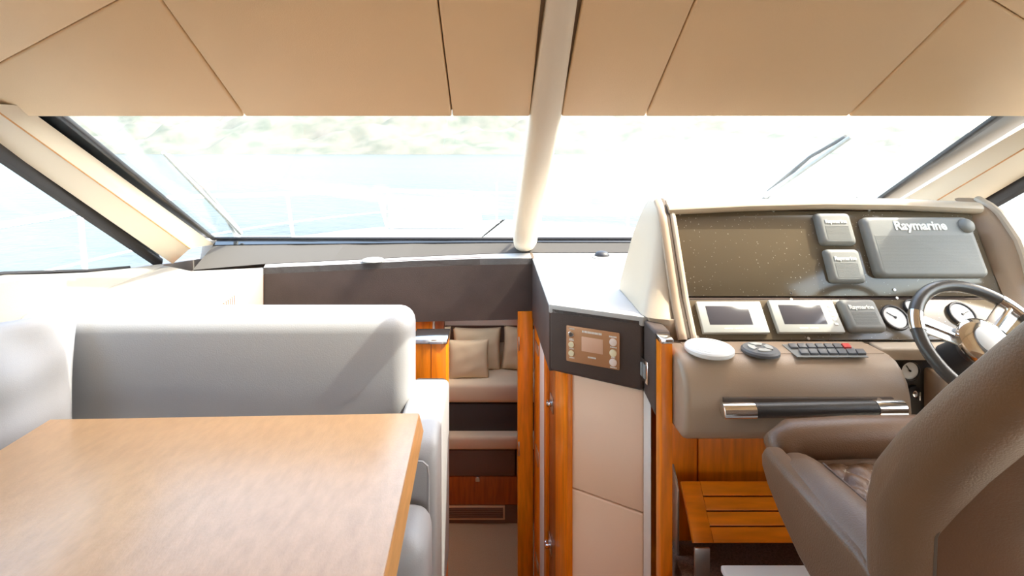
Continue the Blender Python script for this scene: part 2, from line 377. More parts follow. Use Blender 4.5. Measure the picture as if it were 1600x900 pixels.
# dark strip between shelf and windshield
mb = MB()
gb = [Vector((x, 2.685, gz(2.685) - .016)) for x in (-1.46, -1.10, -.78, -.42, -.08, .18, .9, 1.7)]
for i in range(7):
    mb.prism([rl[i] + Vector((0, .003, .002)), rl[i + 1] + Vector((0, .003, .002)), gb[i + 1], gb[i]], (0, .03, -.02))
struct('trim_4', mb, 'dash_grey', label='dark grey kick strip under the windshield', ang=50)
mb = MB()
for i in range(7):
    a0, a1 = lerp(rl[i], gb[i], .80), lerp(rl[i + 1], gb[i + 1], .80); o_ = Vector((0, -.003, .004))
    mb.prism([a0 + o_, a1 + o_, gb[i + 1] + o_, gb[i] + o_], (0, .002, -.004))
struct('trim_5', mb, 'black_gloss', label='glossy dark glass edge along the windshield foot', ang=50)
# --- left ledge
led = thing('side_ledge', 'white padded ledge with air vent under the left side window', 'ledge', (-1.3, 2.0, .9))
LI = [P(412, 418, 2.375), Vector((-1.055, 2.1, 1.065)), Vector((-1.022, 1.815, 1.058))]
mb = MB()
mb.prism([LI[0], LI[1], LI[2], Vector((-1.575, 1.815, 1.058)), Vector((-1.585, 2.02, 1.062)), Vector((-1.59, 2.25, 1.066)), Vector((-1.585, 2.45, 1.06)), Vector((-1.40, 2.352, 1.056))], (0, 0, -.4), r=.006, seg=3, ang=50)
obj('top', mb, 'ledge_white', led, ang=30)
obj('aft_run', MB().loft([[Vector((xi, y, z - .05)), Vector((xi, y, z - .012)), Vector((xi - .012, y, z)), Vector((xo, y, z + .005)), Vector((xo, y, z - .20)), Vector((xi, y, z - .20))] for y, z, xi, xo in ((-.45, 1.24, -1.535, -1.585), (1.2, 1.24, -1.535, -1.585), (1.65, 1.20, -1.535, -1.585), (1.81, 1.165, -1.535, -1.585), (2.02, 1.122, -1.54, -1.585), (2.25, 1.088, -1.555, -1.588), (2.44, 1.064, -1.575, -1.588))], True, True), 'ledge_white', led)
# vent on the ledge's inner face
def lp(t, z, o=0.): 
    p = lerp(Vector((-1.022, 1.815, 0)), Vector((-1.055, 2.1, 0)), t); return Vector((p.x + o, p.y, z))
v = obj('vent_frame', MB().prism([lp(.10, .955, .001), lp(.10, 1.043, .001), lp(.86, 1.043, .001), lp(.86, .955, .001)], (.008, 0, 0), r=.002), 'trim_white', led)
obj('vent_recess', MB().prism([lp(.16, .965, .006), lp(.16, 1.033, .006), lp(.80, 1.033, .006), lp(.80, .965, .006)], (.004, 0, 0)), 'wood_deep', v)
for i in range(9):
    t = .19 + i * .07
    obj('vent_slat', MB().prism([lp(t, .966, .0105), lp(t, 1.032, .0105), lp(t + .03, 1.032, .0105), lp(t + .03, .966, .0105)], (.003, 0, 0)), 'trim_white', v)
# rounded speakers / vents on the shelf
sp = thing('dash_speaker', 'black domed speaker with pale ring on the shelf right of the mullion', 'speaker', P(942, 403, 2.5))
c = Vector((X(942, 2.47), 2.49, 1.09))
obj('ring', MB().lathe([(0, 0), (.052, 0), (.054, .003), (.05, .007), (.033, .008)], M=T(*c)), 'device_grey', sp)
obj('dome', MB().lathe([(.036, .006), (.035, .014), (.028, .024), (.015, .029), (0, .03)], M=T(*c)), 'black_rubber', sp)
c = Vector((X(583, 2.44), 2.44, Z(408, 2.44) + .002))
rg = thing('shelf_vent', 'flat grey oval vent ring on the shelf left of the mullion', 'vent', c)
obj('ring', MB().lathe([(.03, 0), (.052, 0), (.052, .005), (.046, .008), (.034, .007), (.03, .003)], M=T(*c)), 'device_grey', rg)
obj('mesh_cap', MB().lathe([(0, .001), (.031, .001), (.031, .004), (0, .005)], M=T(*c)), 'cover_grey', rg)

# --- control panel on the pod
nf = (TC - TB); Mpod = frame(TB - Vector((.0, .0, 0)), (nf.x, nf.y, 0), (0, 0, 1))
def podc(u, v): return on_plane(u, v, Mpod)
q = [podc(885, 506), podc(969, 521), podc(969, 580), podc(886, 561)]
ax0, ax1 = (q[0].x + q[3].x) / 2, (q[1].x + q[2].x) / 2
zt0, zt1, zb = q[0].y, q[1].y, (q[2].y + q[3].y) / 2
zt = (zt0 + zt1) / 2
pan = thing('control_panel', 'copper coloured control panel with small screen and round buttons on the dark pod', 'control panel', Mpod @ Vector(((ax0 + ax1) / 2, zb, 0)))
def pb(M): return MB(M)
pl = obj('plate', pb(Mpod).box(ax0, ax1, zb, zt, .0, .008, r=.004), 'copper_plate', pan)
sw, sh = ax1 - ax0, zt - zb
def pp(fx, fy): return ax0 + fx * sw, zb + fy * sh
x0, y0 = pp(.30, .36); x1, y1 = pp(.70, .76)
obj('screen', pb(Mpod).box(x0, x1, y0, y1, .006, .0095, r=.001), 'copper_screen', pan)
def disc(M, x, y, r, z0, z1, n=20): return MB(M).lathe([(0, z0), (r, z0), (r, z1 - .001), (r * .85, z1), (0, z1)], n, M=T(x, y, 0))
for fx, fy, mt, r in ((.10, .78, 'chrome', .0095), (.105, .49, 'button_cream', .0095), (.105, .25, 'button_cream', .0095), (.885, .74, 'button_pale', .012), (.885, .45, 'button_cream', .0115), (.885, .20, 'button_pale', .012)):
    x, y = pp(fx, fy); k = obj('knob' if mt == 'chrome' else 'button', disc(Mpod, x, y, r, .006, .012), mt, pan)
    if mt == 'chrome': obj('socket', disc(Mpod, x, y, .006, .0115, .0128), 'groove', k)
mb = MB(Mpod)
def marks(fx0, fx1, fy, h, n):
    for i in range(n):
        a, b_ = lerp(fx0, fx1, i / n), lerp(fx0, fx1, (i + .62 + .2 * random.random()) / n)
        xa, ya = pp(a, fy); xb, _ = pp(b_, fy); mb.box(xa, xb, ya - h / 2, ya + h / 2, .0075, .0086)
marks(.31, .68, .90, .0065, 14); marks(.42, .57, .22, .005, 7); marks(.06, .17, .93, .004, 5); marks(.07, .15, .645, .003, 4); marks(.06, .16, .61, .003, 4)
marks(.07, .16, .375, .003, 4); marks(.07, .17, .125, .003, 4); marks(.81, .95, .88, .005, 7); marks(.83, .95, .60, .0035, 5); marks(.85, .93, .33, .003, 3); marks(.83, .95, .06, .0035, 6)
obj('lettering', mb, 'letter_pale', pan, smooth=False, kind='stuff')
# switch plate on the pod's return
Msw = frame(TC, (TD.x - TC.x, TD.y - TC.y, 0), (0, 0, 1))
a0, b0 = on_plane(1003, 556, Msw); a1, b1 = on_plane(1014, 602, Msw)
swp = thing('switch_plate', 'chrome rocker switch plate on the end of the dark pod', 'switch', Msw @ Vector((a0, b1, 0)))
obj('plate', MB(Msw).box(a0, a1, b1, b0, .0, .006, r=.002), 'chrome', swp)
am = (a0 + a1) / 2; dd = (a1 - a0) * .36; hb = (b0 - b1)
for k in (-1, 1): obj('rocker', MB(Msw).box(am + k * dd * .55 - dd * .4, am + k * dd * .55 + dd * .4, b1 + hb * .2, b0 - hb * .2, .004, .010, r=.002), 'cover_grey', swp)

# ================================================================== COMPANIONWAY
# bulkhead pieces
struct('wall_front', box(XL, -.42, 2.46, 2.50, -1.0, 1.0), 'wood_orange')
struct('wall_front', box(.19, XR, 2.515, 2.56, -1.0, 1.05), 'wood_orange')
struct('wall_front', box(-.42, .19, 2.515, 2.56, .80, 1.05), 'wood_orange')
jm = struct('door_1', box(X(809, 2.46), .178, 2.46, 2.512, -1.0, .835, r=.003), 'wood_orange', label='wood door jamb on the right of the companionway')
obj('strike_plate', box(.107, .113, 2.455, 2.462, Z(548, 2.46), Z(526, 2.46), r=.002), 'brushed', jm)
obj('strike_plate', box(.1065, .114, 2.455, 2.462, Z(712, 2.46), Z(690, 2.46), r=.002), 'brushed', jm)
jl = struct('door_2', box(-.418, X(676, 2.47), 2.46, 2.50, -1.0, .835, r=.003), 'wood_orange', label='wood door jamb on the left of the companionway')
obj('trim_strip', box(X(676.5, 2.47), X(679.5, 2.47), 2.462, 2.49, -1.0, .835), 'trim_white', jl)
obj('door_edge', box(X(680, 2.47), X(694, 2.47), 2.465, 2.50, -1.0, .835, r=.002), 'wood_deep', jl)
struct('wall_stair_left', box(-.19, -.169, 1.0, 1.8, -1.0, .2), 'wood_orange')
# right stairwell wall: jamb, strip, recessed door, stile
def dl(u): return 299.5 / ((u - 775) + 63.6)
def sp_(u, o=0.): d = dl(u); return Vector((X(u, d) + o, d, 0))
sw_ = thing('stairwell_door', 'narrow wood locker door with chrome latches lining the stairwell under the pod', 'door', (.2, 2.1, -1.0))
def strip(name, u0, u1, o, mt, par, z0=-1.0, z1a=.85, th=.02, r=.002):
    a, b_ = sp_(u0, o), sp_(u1, o)
    za = lerp(.795, .86, (2.47 - a.y) / .75) + .0; zb_ = lerp(.795, .86, (2.47 - b_.y) / .75)
    return obj(name, MB().prism([(a.x, a.y, z0), (a.x, a.y, za), (b_.x, b_.y, zb_), (b_.x, b_.y, z0)], (th, 0, 0), r=r), mt, par)
strip('jamb', 835.2, 843, .002, 'wood_orange', sw_)
strip('trim_strip', 843, 850, .001, 'trim_white', sw_)
strip('edge', 850, 853.5, .000, 'wood_orange', sw_)
dr = strip('door_leaf', 853.5, 866, .012, 'wood_deep', sw_)
strip('edge', 866, 868.5, .004, 'wood_orange', sw_)
strip('stile', 869.3, 885.5, .0, 'wood_orange', sw_)
for u, v0, v1, o in ((839, 536, 552, .002), (839, 700, 722, .002), (839, 872, 886, .002), (858, 618, 642, .012), (856, 838, 862, .012)):
    a, b_ = sp_(u - 2, o), sp_(u + 2.2, o); d = (a.y + b_.y) / 2
    pl = obj('latch_plate', MB().prism([(a.x, a.y, Z(v1, d)), (a.x, a.y, Z(v0, d)), (b_.x, b_.y, Z(v0, d)), (b_.x, b_.y, Z(v1, d))], (-.004, 0, 0), r=.001), 'brushed', sw_)
    if o > .01:
        zc = (Z(v0, d) + Z(v1, d)) / 2; obj('latch_bolt', box(a.x - .022, a.x + .0, (a.y + b_.y) / 2 - .018, (a.y + b_.y) / 2 + .012, zc - .009, zc + .011, r=.004), 'chrome', pl)
# cream panel under the pod
cp = thing('pod_panel', 'cream padded panel below the dark pod, between stairwell and wooden post', 'panel', (.35, 1.68, -1.0))
ca, cb = Vector((X(885.5, 1.735), 1.735, 0)), Vector((X(1005, 1.608), 1.608, 0))
def cpan(z0, z1): return MB().prism([(ca.x, ca.y, z0), (ca.x, ca.y, z1), (cb.x, cb.y, z1 - .004), (cb.x, cb.y, z0 - .004 if z0 > 0 else z0)], (.02, .04, 0), r=.006, seg=3)
obj('upholstered_panel', cpan(.470, .855), 'cream_panel', cp); obj('upholstered_panel', cpan(-1.0, .466), 'cream_panel', cp)
obj('edge_trim', MB().prism([(cb.x + .001, cb.y, -1.0), (cb.x + .001, cb.y, .85), (X(1017, 1.57), 1.57, .85), (X(1017, 1.57), 1.57, -1.0)], (.01, .03, 0), r=.002), 'trim_white', cp)
# wooden post by the helm with chrome cap
ps = thing('helm_post', 'orange varnished wooden post with chrome cap at the helm console corner', 'post', (.487, 1.49, -1.0))
obj('post', box(.4676, .5005, 1.45, 1.497, -1.0, 1.058, r=.003), 'wood_orange', ps)
obj('cap', MB().prism([(.4655, 1.447, 1.058), (.4655, 1.447, 1.072), (.4655, 1.498, 1.072), (.4655, 1.498, 1.058)], (.037, 0, 0), r=.003), 'chrome', ps)
struct('wall_stair_right', box(.475, .512, 1.0, 1.448, -1.0, .40), 'wood_orange')
# left post by sofa
ps = thing('sofa_post', 'orange wooden post with chrome cap behind the end of the white sofa', 'post', (-.26, 2.05, .0))
obj('post', box(X(650, 2.0), X(696, 2.0) + .004, 2.0, 2.11, .2, .853, r=.003), 'wood_orange', ps)
obj('cap', box(X(644, 2.0), X(697, 2.0) + .006, 1.99, 2.115, .853, .872, r=.003), 'chrome', ps)
obj('groove', box(X(673, 2.0), X(674.5, 2.0), 1.9985, 2.002, .2, .853), 'wood_deep', ps)

# ================================================================== LOWER CABIN seen through the companionway
struct('wall_cabin_left', box(-1.34, -1.3, 2.56, 4.5, -1.0, .66), 'wood_orange')
struct('wall_cabin_right', box(1.3, 1.34, 2.56, 4.5, -1.0, .66), 'wood_orange')
struct('wall_cabin_front', box(-1.3, 1.3, 4.46, 4.5, -1.0, .66), 'berth_brown')
bed = thing('berth', 'low cabin berth with linen mattress, dark base band and wood drawer seen through the companionway', 'bed', (-.1, 3.8, -1.0))
D0 = 3.62
bx0, bx1 = -1.25, 1.25
obj('mattress', box(bx0, bx1, D0, 4.44, Z(631, D0), Z(600, D0), r=.03, seg=3), 'mattress_linen', bed)
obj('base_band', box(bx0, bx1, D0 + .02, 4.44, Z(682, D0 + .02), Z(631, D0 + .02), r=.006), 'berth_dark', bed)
D1 = 3.56
obj('step_cushion', box(bx0, bx1, D1, D0 + .25, Z(704, D1), Z(683, D1), r=.02, seg=3), 'mattress_linen', bed)
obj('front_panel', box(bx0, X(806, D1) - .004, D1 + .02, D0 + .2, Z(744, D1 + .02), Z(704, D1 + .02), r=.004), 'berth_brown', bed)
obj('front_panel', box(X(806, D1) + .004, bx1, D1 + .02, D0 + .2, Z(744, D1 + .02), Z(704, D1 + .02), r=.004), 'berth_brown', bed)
dw = obj('drawer', box(bx0, bx1, D1 + .02, D0 + .2, Z(789, D1 + .02), Z(745, D1 + .02), r=.004), 'wood_deep', bed)
kx = X(746, D1); obj('knob', box(kx - .016, kx + .016, D1 + .005, D1 + .021, Z(754, D1), Z(746, D1), r=.004), 'chrome', dw)
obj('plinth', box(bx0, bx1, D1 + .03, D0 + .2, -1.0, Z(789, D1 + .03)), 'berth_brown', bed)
gr = obj('vent_frame', box(X(690, D1), X(789, D1), D1 + .018, D1 + .031, Z(812, D1 + .02), Z(790, D1 + .02), r=.003), 'linen', bed)
for i in range(5):
    z = lerp(Z(809.5, D1 + .018), Z(793, D1 + .018), (i + .5) / 5); obj('vent_slat', box(X(690, D1) + .01, X(786, D1), D1 + .014, D1 + .0185, z - .0055, z + .0055), 'berth_brown', gr)
def pillow(name, label, w_, h_, t_, M, mt, cat='pillow', group=None, n=18, wr=.0):
    rows_f = []
    def pt(i, j, s):
        a, b_ = -1 + 2 * i / n, -1 + 2 * j / n
        e = max(0, (1 - abs(a) ** 2.6)) ** .5 * max(0, (1 - abs(b_) ** 2.6)) ** .5
        k = 1 - .10 * (a * a * (1 - b_ * b_) * 0 + (1 - a * a) * b_ * b_ * .6); k2 = 1 - .10 * (1 - b_ * b_) * a * a * .6
        z = s * t_ / 2 * e * (1 + wr * math.sin(7 * a + 4 * b_ * b_) * .12 + wr * .10 * math.sin(9 * b_ - 3 * a))
        return Vector((a * w_ / 2 * k2, b_ * h_ / 2 * k, z))
    mb = MB(M)
    mb.loft([[pt(i, j, 1) for i in range(n + 1)] for j in range(n + 1)]); mb.loft([[pt(i, j, -1) for i in range(n + 1)] for j in range(n + 1)])
    bmesh.ops.remove_doubles(mb.bm, verts=mb.bm.verts, dist=1e-5); bmesh.ops.recalc_face_normals(mb.bm, faces=mb.bm.faces)
    return obj(name, mb, mt, label=label, cat=cat, group=group, ang=180)
def bp(u, v, d, lean=10, turn=0, roll=0):
    return T(*P(u, v, d)) @ Matrix.Rotation(math.radians(turn), 4, 'Z') @ Matrix.Rotation(math.radians(90 - lean), 4, 'X') @ Matrix.Rotation(math.radians(roll), 4, 'Z')
BG = 'pillows on the cabin berth'
pillow('bed_pillow', 'large beige bed pillow standing behind the square one', .37, .32, .11, bp(745, 545, 3.89, 8, 0), 'linen', group=BG, wr=.8)
pillow('bed_pillow', 'beige bed pillow at the right edge of the companionway view', .37, .32, .12, bp(823, 546, 3.86, 8, -8, -3), 'linen', group=BG, wr=.8)
pillow('bed_pillow', 'beige bed pillow half hidden behind the sofa post', .37, .32, .11, bp(667, 545, 3.89, 8, 6), 'linen', group=BG, wr=.8)
pillow('bed_pillow', 'small square beige cushion in front of the bed pillows', .30, .28, .08, bp(732, 561, 3.735, 8, 3), 'linen', group=BG, wr=.5)

# ================================================================== SOFA
sofa = thing('sofa', 'white leather dinette sofa with rounded back and arm behind the table', 'sofa', (-.9, 1.5, .2))
mb = MB().box(-1.56, X(643, 1.66), 1.62, 1.80, .66, 1.078, r=.055, seg=5)
obj('backrest', mb, 'sofa_white', sofa, ang=60)
AX = -.163
mb = MB(); prof = [(1.40, .2), (1.40, .66), (1.405, .745), (1.43, .785), (1.48, .803), (1.78, .815), (1.80, .80), (1.80, .2)]
mb.prism([(-.29, y, z) for y, z in prof], (AX + .29, 0, 0), r=.022, seg=4, ang=35)
obj('arm', mb, 'sofa_white', sofa, ang=50)
pth = [Vector((-.285, 1.404, .755)), Vector((-.20, 1.398, .755)), Vector((-.187, 1.396, .745)), Vector((-.184, 1.396, .72)), Vector((-.184, 1.397, .45))]
obj('piping', MB().tube(pth, .0035, 6), 'sofa_white', sofa)
obj('seat_cushion', box(-1.56, -.168, 1.21, 1.395, .45, .665, r=.05, seg=4), 'sofa_white', sofa, ang=60)
obj('seat_cushion', box(-1.56, -.295, 1.40, 1.615, .45, .655, r=.03, seg=4), 'sofa_white', sofa, ang=60)
obj('seat_base', box(-1.56, -.175, 1.26, 1.395, .201, .45, r=.01), 'sofa_white', sofa)
obj('seat_cushion', box(-1.56, -1.12, .0, 1.205, .45, .655, r=.04, seg=4), 'sofa_white', sofa, ang=60)
obj('seat_base', box(-1.56, -1.16, .0, 1.25, .201, .45, r=.01), 'sofa_white', sofa)
obj('backrest', box(-1.588, -1.53, .0, 1.60, .66, 1.03, r=.025, seg=4), 'sofa_white', sofa, ang=60)
M = T(-1.40, 1.36, .905) @ Matrix.Rotation(math.radians(58), 4, 'Z') @ Matrix.Rotation(math.radians(74), 4, 'X') @ Matrix.Rotation(math.radians(-6), 4, 'Z')
pillow('throw_pillow', 'white throw pillow in the left corner of the white sofa', .47, .48, .13, M, 'pillow_white', wr=1.2, n=26)
# ================================================================== TABLE
tb = thing('dining_table', 'wood grain dining table with orange edge in the left foreground', 'table', (-.72, .6, .2))
tz = .88
f1, f2 = P(655, 645, (EYE - tz) * F / (645 - V0)), P(78, 655, (EYE - tz) * F / (655 - V0)); n1 = P(600, 900, (EYE - tz) * F / (900 - V0))
e1 = (n1 - f1) / (n1.y - f1.y); yn = .12
nr = f1 + e1 * (yn - f1.y); nl = Vector((f2.x + .03, yn, tz))
top = [f1, Vector((f2.x + .0, f2.y, tz)), nl, Vector((nr.x, yn, tz))]
top = [Vector((p.x, p.y, tz)) for p in top]
lo = [Vector((p.x, p.y, tz - .05)) for p in top]; hi = [Vector((p.x, p.y, tz - .003)) for p in top]
for i in (0, 3): lo[i].x += .012
edge = obj('edge_band', MB().loft([hi, lo], True, True), 'table_edge', tb)
cc = sum(top, Vector()) / 4
MATS['table_wood'].node_tree.nodes['Principled BSDF'].inputs['Coat Roughness'].default_value = .3
obj('table_top', MB().prism([p + (cc - p).normalized() * .0015 for p in top], (0, 0, -.006), r=.0012), 'table_wood', tb)
obj('pedestal', MB().lathe([(.0, .20), (.20, .20), (.20, .215), (.06, .235), (.05, .26), (.05, .77), (.09, .81), (.16, .829), (0, .829)], M=T(-.72, .72, 0)), 'chrome', tb)

# ================================================================== HELM CONSOLE
con = thing('helm_console', 'taupe leather helm console with curved cheeks and dusty instrument panels', 'console', (1.1, 1.7, .8))
PXL, PXR = .597, 1.602
MU = frame((0, 1.62, Z(464, 1.62)), (1, 0, 0), (0, 1.73 - 1.62, Z(330, 1.73) - Z(464, 1.62)))
ML_ = frame((0, 1.53, Z(531, 1.53)), (1, 0, 0), (0, 1.61 - 1.53, Z(467, 1.61) - Z(531, 1.53)))
HU = math.hypot(.11, Z(330, 1.73) - Z(464, 1.62)); HL = math.hypot(.08, Z(467, 1.61) - Z(531, 1.53))
up_ = obj('upper_panel', MB(MU).box(PXL, PXR, .002, HU, -.012, 0, r=.002), 'dash_panel', con)
lo_ = obj('lower_panel', MB(ML_).box(PXL, PXR, .0, HL - .001, -.012, 0, r=.002), 'dash_panel', con)
for u, v in ((1062, 335), (1208, 330), (1358, 329), (1505, 327), (1236, 458), (1397, 453)):
    a = on_plane(u, v, MU); obj('screw', disc(MU, a.x, a.y, .0045, 0, .003, 10), 'chrome', up_)
for u, v in ((1236, 468), (1263, 529), (1401, 466), (1434, 527), (1090, 527)):
    a = on_plane(u, v, ML_); obj('screw', disc(ML_, a.x, a.y, .0045, 0, .003, 10), 'brushed', lo_)
# top lip (slightly crowned) and rear shell
pt = [(PXL - .02, 1.728, 1.408), (.85, 1.728, 1.421), (1.1, 1.728, 1.427), (1.35, 1.728, 1.424), (PXR + .02, 1.725, 1.412)]
obj('top_lip', MB().tube(pt, .022, 12, sx=.9, sy=1.1), 'console_light', con)
mb = MB(); sh = []
for x, dz in ((PXL - .02, -.012), (.85, .0), (1.1, .006), (1.35, .003), (PXR + .02, -.010)):
    sh.append([Vector((x, 1.735, 1.428 + dz)), Vector((x, 1.80, 1.43 + dz)), Vector((x, 1.87, 1.37 + dz)), Vector((x, 1.90, 1.22)), Vector((x, 1.91, 1.095))])
mb.loft(sh); mb.solid(.012); obj('rear_shell', mb, 'console_taupe', con, ang=60)
# left cheek: lofted by height between rear silhouette, crease and front rim
REAR = [(308, 1016), (318, 1009), (330, 1003), (365, 989), (410, 977), (440, 969), (456, 967)]
CRE = [(308, 1019), (325, 1016), (349, 1019), (390, 1028), (430, 1035), (502, 1041), (540, 1043)]
RIM = [(308, 1022), (318, 1029), (340, 1037), (370, 1045), (430, 1052), (500, 1057), (540, 1060)]
def pd(z): return curve([(1.035, 1.535), (1.139, 1.605), (1.40, 1.73), (1.45, 1.80)], z)
rows = []
K = 20; BASE = [Vector((.459, 1.80, 0)), Vector((.457, 1.68, 0)), Vector((.456, 1.605, 0)), Vector((.466, 1.577, 0)), Vector((.492, 1.562, 0)), Vector((.525, 1.555, 0))]
SJ = [.26, .52, .70, .80, .88, .94]
def RMp(z, t):
    dr_ = lerp(1.905, 1.845, t); vv = V0 + (EYE - z) * F / dr_; R = Vector((X(curve(REAR, vv), dr_), dr_, z))
    drm = pd(z) + .008; vv = V0 + (EYE - z) * F / drm; return R, Vector((X(curve(RIM, vv), drm), drm, z))
R0, M0 = RMp(1.0915, 0)
OFF = [Vector((b_.x, b_.y, 0)) - Vector((lerp(R0, M0, q).x, lerp(R0, M0, q).y, 0)) for b_, q in zip(BASE, SJ)]
for k in range(K + 1):
    z = lerp(1.0915, 1.428, k / K); t = k / K
    R, M_ = RMp(z, t)
    row = [R] + [lerp(R, M_, q) + o * (1 - t) ** 1.25 for q, o in zip(SJ, OFF)] + [M_, M_ + Vector((.012, .02, 0)), R + Vector((.03, -.004, 0))]
    rows.append(row)
def skirt(p, z): return Vector((p.x, p.y, z))
ck = obj('cheek', MB().loft(rows, True, True), 'console_light', con, label='pale taupe curved cheek panel', ang=50)
# front rims: groove and light trim
def rimpath(off, lift, z0=1.04, z1=1.432, yo=0):
    out = []
    for k in range(17):
        z = lerp(z0, z1, k / 16); d = pd(z) + yo; out.append(Vector((off + (z > 1.38) * -.0, d - lift, z)))
    return out
obj('cheek_groove', MB().tube(rimpath(.572, .006), .012, 10), 'groove', con)
obj('cheek_rim', MB().tube(rimpath(.556, .014), .012, 10, sx=1.2), 'console_taupe', con)
obj('cheek_rim', MB().tube(rimpath(.590, .014), .010, 10), 'console_light', con)
# below the shelf the cheek foot
obj('cheek_foot', MB().prism([(.47, 1.575, 1.03), (.525, 1.553, 1.03), (.60, 1.553, 1.03), (.60, 1.62, 1.03), (.47, 1.62, 1.03)], (0, 0, .062), r=.004), 'console_taupe', con)
obj('panel_backing', box(PXL, PXR, 1.608, 1.70, 1.10, 1.139), 'dash_dark', con)
# right cheek
RR = [(1.04, 1.56), (1.15, 1.585), (1.27, 1.612), (1.32, 1.632), (1.395, 1.69), (1.425, 1.735), (1.437, 1.77)]
rr = [Vector((1.664, curve(RR, z), z)) for z in [lerp(1.04, 1.437, k / 20) for k in range(21)]]
obj('cheek_rim', MB().tube(rr, .014, 10), 'console_light', con)
rows = []
for k in range(21):
    z = lerp(1.04, 1.437, k / 20); t = k / 20; d = curve(RR, z)
    rows.append([Vector((1.604, pd(z) + .01, z)), Vector((1.625, lerp(pd(z), d, .5), z)), Vector((1.655, d, z)), Vector((1.70, d + .02, z)), Vector((1.72 - .02 * t, lerp(1.90, 1.84, t), z)), Vector((1.66, lerp(1.90, 1.84, t), z))])
obj('cheek', MB().loft(rows, True, True), 'console_taupe', con, ang=50)
# flat top with bulging drawer front
prof = [(1.528, 1.037), (1.43, 1.037), (1.405, 1.030), (1.383, 1.012), (1.365, .985), (1.354, .95), (1.350, .91), (1.354, .87), (1.368, .84), (1.395, .82), (1.528, .815)]
mb = MB().prism([(.502, y, z) for y, z in prof], (1.105 - .502, 0, 0), r=.018, seg=3, ang=60)
dwr = obj('glovebox', mb, 'console_taupe', con, ang=40)
obj('recess_shade', box(X(1130, 1.35), X(1396, 1.35), 1.3465, 1.357, Z(640, 1.35), Z(621, 1.35), r=.003), 'groove', dwr)  # dark slab on the front, standing in for the shaded handle recess
obj('top_tray', box(X(1060, 1.5) + .01, 1.085, 1.43, 1.52, 1.0355, 1.0385, r=.001), 'console_taupe', dwr)
obj('side_ledge', box(1.108, 1.70, 1.472, 1.528, 1.0, 1.036, r=.008, seg=3), 'console_light', con)
obj('side_face', box(1.108, 1.70, 1.50, 1.54, .75, .999, r=.004), 'dash_grey', con)
obj('underside', box(.52, 1.70, 1.532, 1.56, .815, 1.03), 'console_taupe', con)
kp = obj('kick_panel', box(.515, .611, 1.555, 1.575, .42, .814, r=.002), 'wood_orange', con)
kp = obj('kick_panel', box(.615, 1.70, 1.555, 1.575, .42, .814, r=.002), 'wood_orange', con)
kz = Z(691, 1.55); kx = X(1203, 1.55)
obj('latch', disc(frame((kx, 1.555, kz), (1, 0, 0), (0, 0, 1)), 0, 0, .012, 0, .012), 'chrome', kp)
# grab bar
gb_ = thing('grab_bar', 'dark leather grab bar with chrome ends on the helm console front', 'grab bar', (.8, 1.31, .93))
y = 1.312; A_ = Vector((X(1128, y), y, Z(642, y))); B_ = Vector((X(1412, y), y, Z(637, y)))
def seg_(a, b_, r): return MB().tube([lerp(A_, B_, a), lerp(A_, B_, a + .004), lerp(A_, B_, b_ - .004), lerp(A_, B_, b_)], r, 16, rs=[r * .8, r, r, r * .8])
obj('grip', seg_(.18, .845, .0185), 'black_leather', gb_)
obj('end_sleeve', seg_(0, .182, .0195), 'chrome', gb_); obj('end_sleeve', seg_(.842, 1, .0195), 'chrome', gb_)
for t in (.09, .92):
    p = lerp(A_, B_, t); obj('bracket', MB().tube([p, p + Vector((0, .040, .0))], .009, 10), 'chrome', gb_)

# --- instruments
def quad(M, px):
    q = [on_plane(u, v, M) for u, v in px]
    return sum((p.x for p in q)) / 4, sum((p.y for p in q)) / 4, ((q[1].x - q[0].x) + (q[2].x - q[3].x)) / 2, ((q[0].y - q[3].y) + (q[1].y - q[2].y)) / 2
def cover(name, label, M, px, th, ts, group=None, ribs=12, knob=None, tfy=.70, rr_=.012):
    cx, cy, w_, h_ = quad(M, px)
    t = thing(name, label, 'instrument cover', M @ Vector((cx, cy, 0)), group)
    mb = MB(M)
    prof = [(0, 0), (.0, .55), (.05, .9), (.16, 1.0)]
    def ring(ins, z):
        out = []
        hw, hh, r = w_ / 2 - ins, h_ / 2 - ins, rr_
        for qx, qy, a0 in ((1, 1, 0), (-1, 1, 90), (-1, -1, 180), (1, -1, 270)):
            for k in range(5):
                a = math.radians(a0 + k * 22.5); out.append(Vector((cx + qx * (hw - r) + r * math.cos(a), cy + qy * (hh - r) + r * math.sin(a), z)))
        return out
    mb.loft([ring(0, .0), ring(0, th * .5), ring(.003, th * .8), ring(.009, th * .97), ring(.013, th)], True, True)
    body = obj('shell', mb, 'cover_grey', t, ang=40)
    y0, y1 = cy - h_ / 2 + .016, cy + h_ / 2 * (tfy * 2 - 1) - ts * .75
    mb = MB(M)
    for i in range(ribs):
        y = lerp(y0, y1, (i + .5) / ribs); hgt = (y1 - y0) / ribs * .5
        mb.box(cx - w_ / 2 + .018, cx + w_ / 2 - .018, y - hgt / 2, y + hgt / 2, th - .001, th + .0009)
    ro = obj('ribs', mb, 'cover_grey', t, smooth=False); ro['kind'] = 'stuff'
    obj('lettering', text_mb('Raymarine', ts, M @ T(cx, cy + h_ / 2 * (tfy * 2 - 1), th + .001), .0012, .035), 'letter_pale', t, smooth=False, kind='stuff')
    if knob:
        a = on_plane(*knob, M); obj('knob_bulge', MB(M).lathe([(.024, th - .002), (.023, th + .006), (.017, th + .013), (.008, th + .016), (0, th + .0165)], M=T(a.x, a.y, 0)), 'cover_grey', t)
    return t
cover('chartplotter_cover', 'large grey ribbed chartplotter cover with white lettering and knob bulge', MU, [(1343, 343), (1508, 341), (1529, 434), (1361, 437)], .034, .040, ribs=26, knob=(1496, 357), tfy=.83, rr_=.018)
IG = 'small square instrument covers'
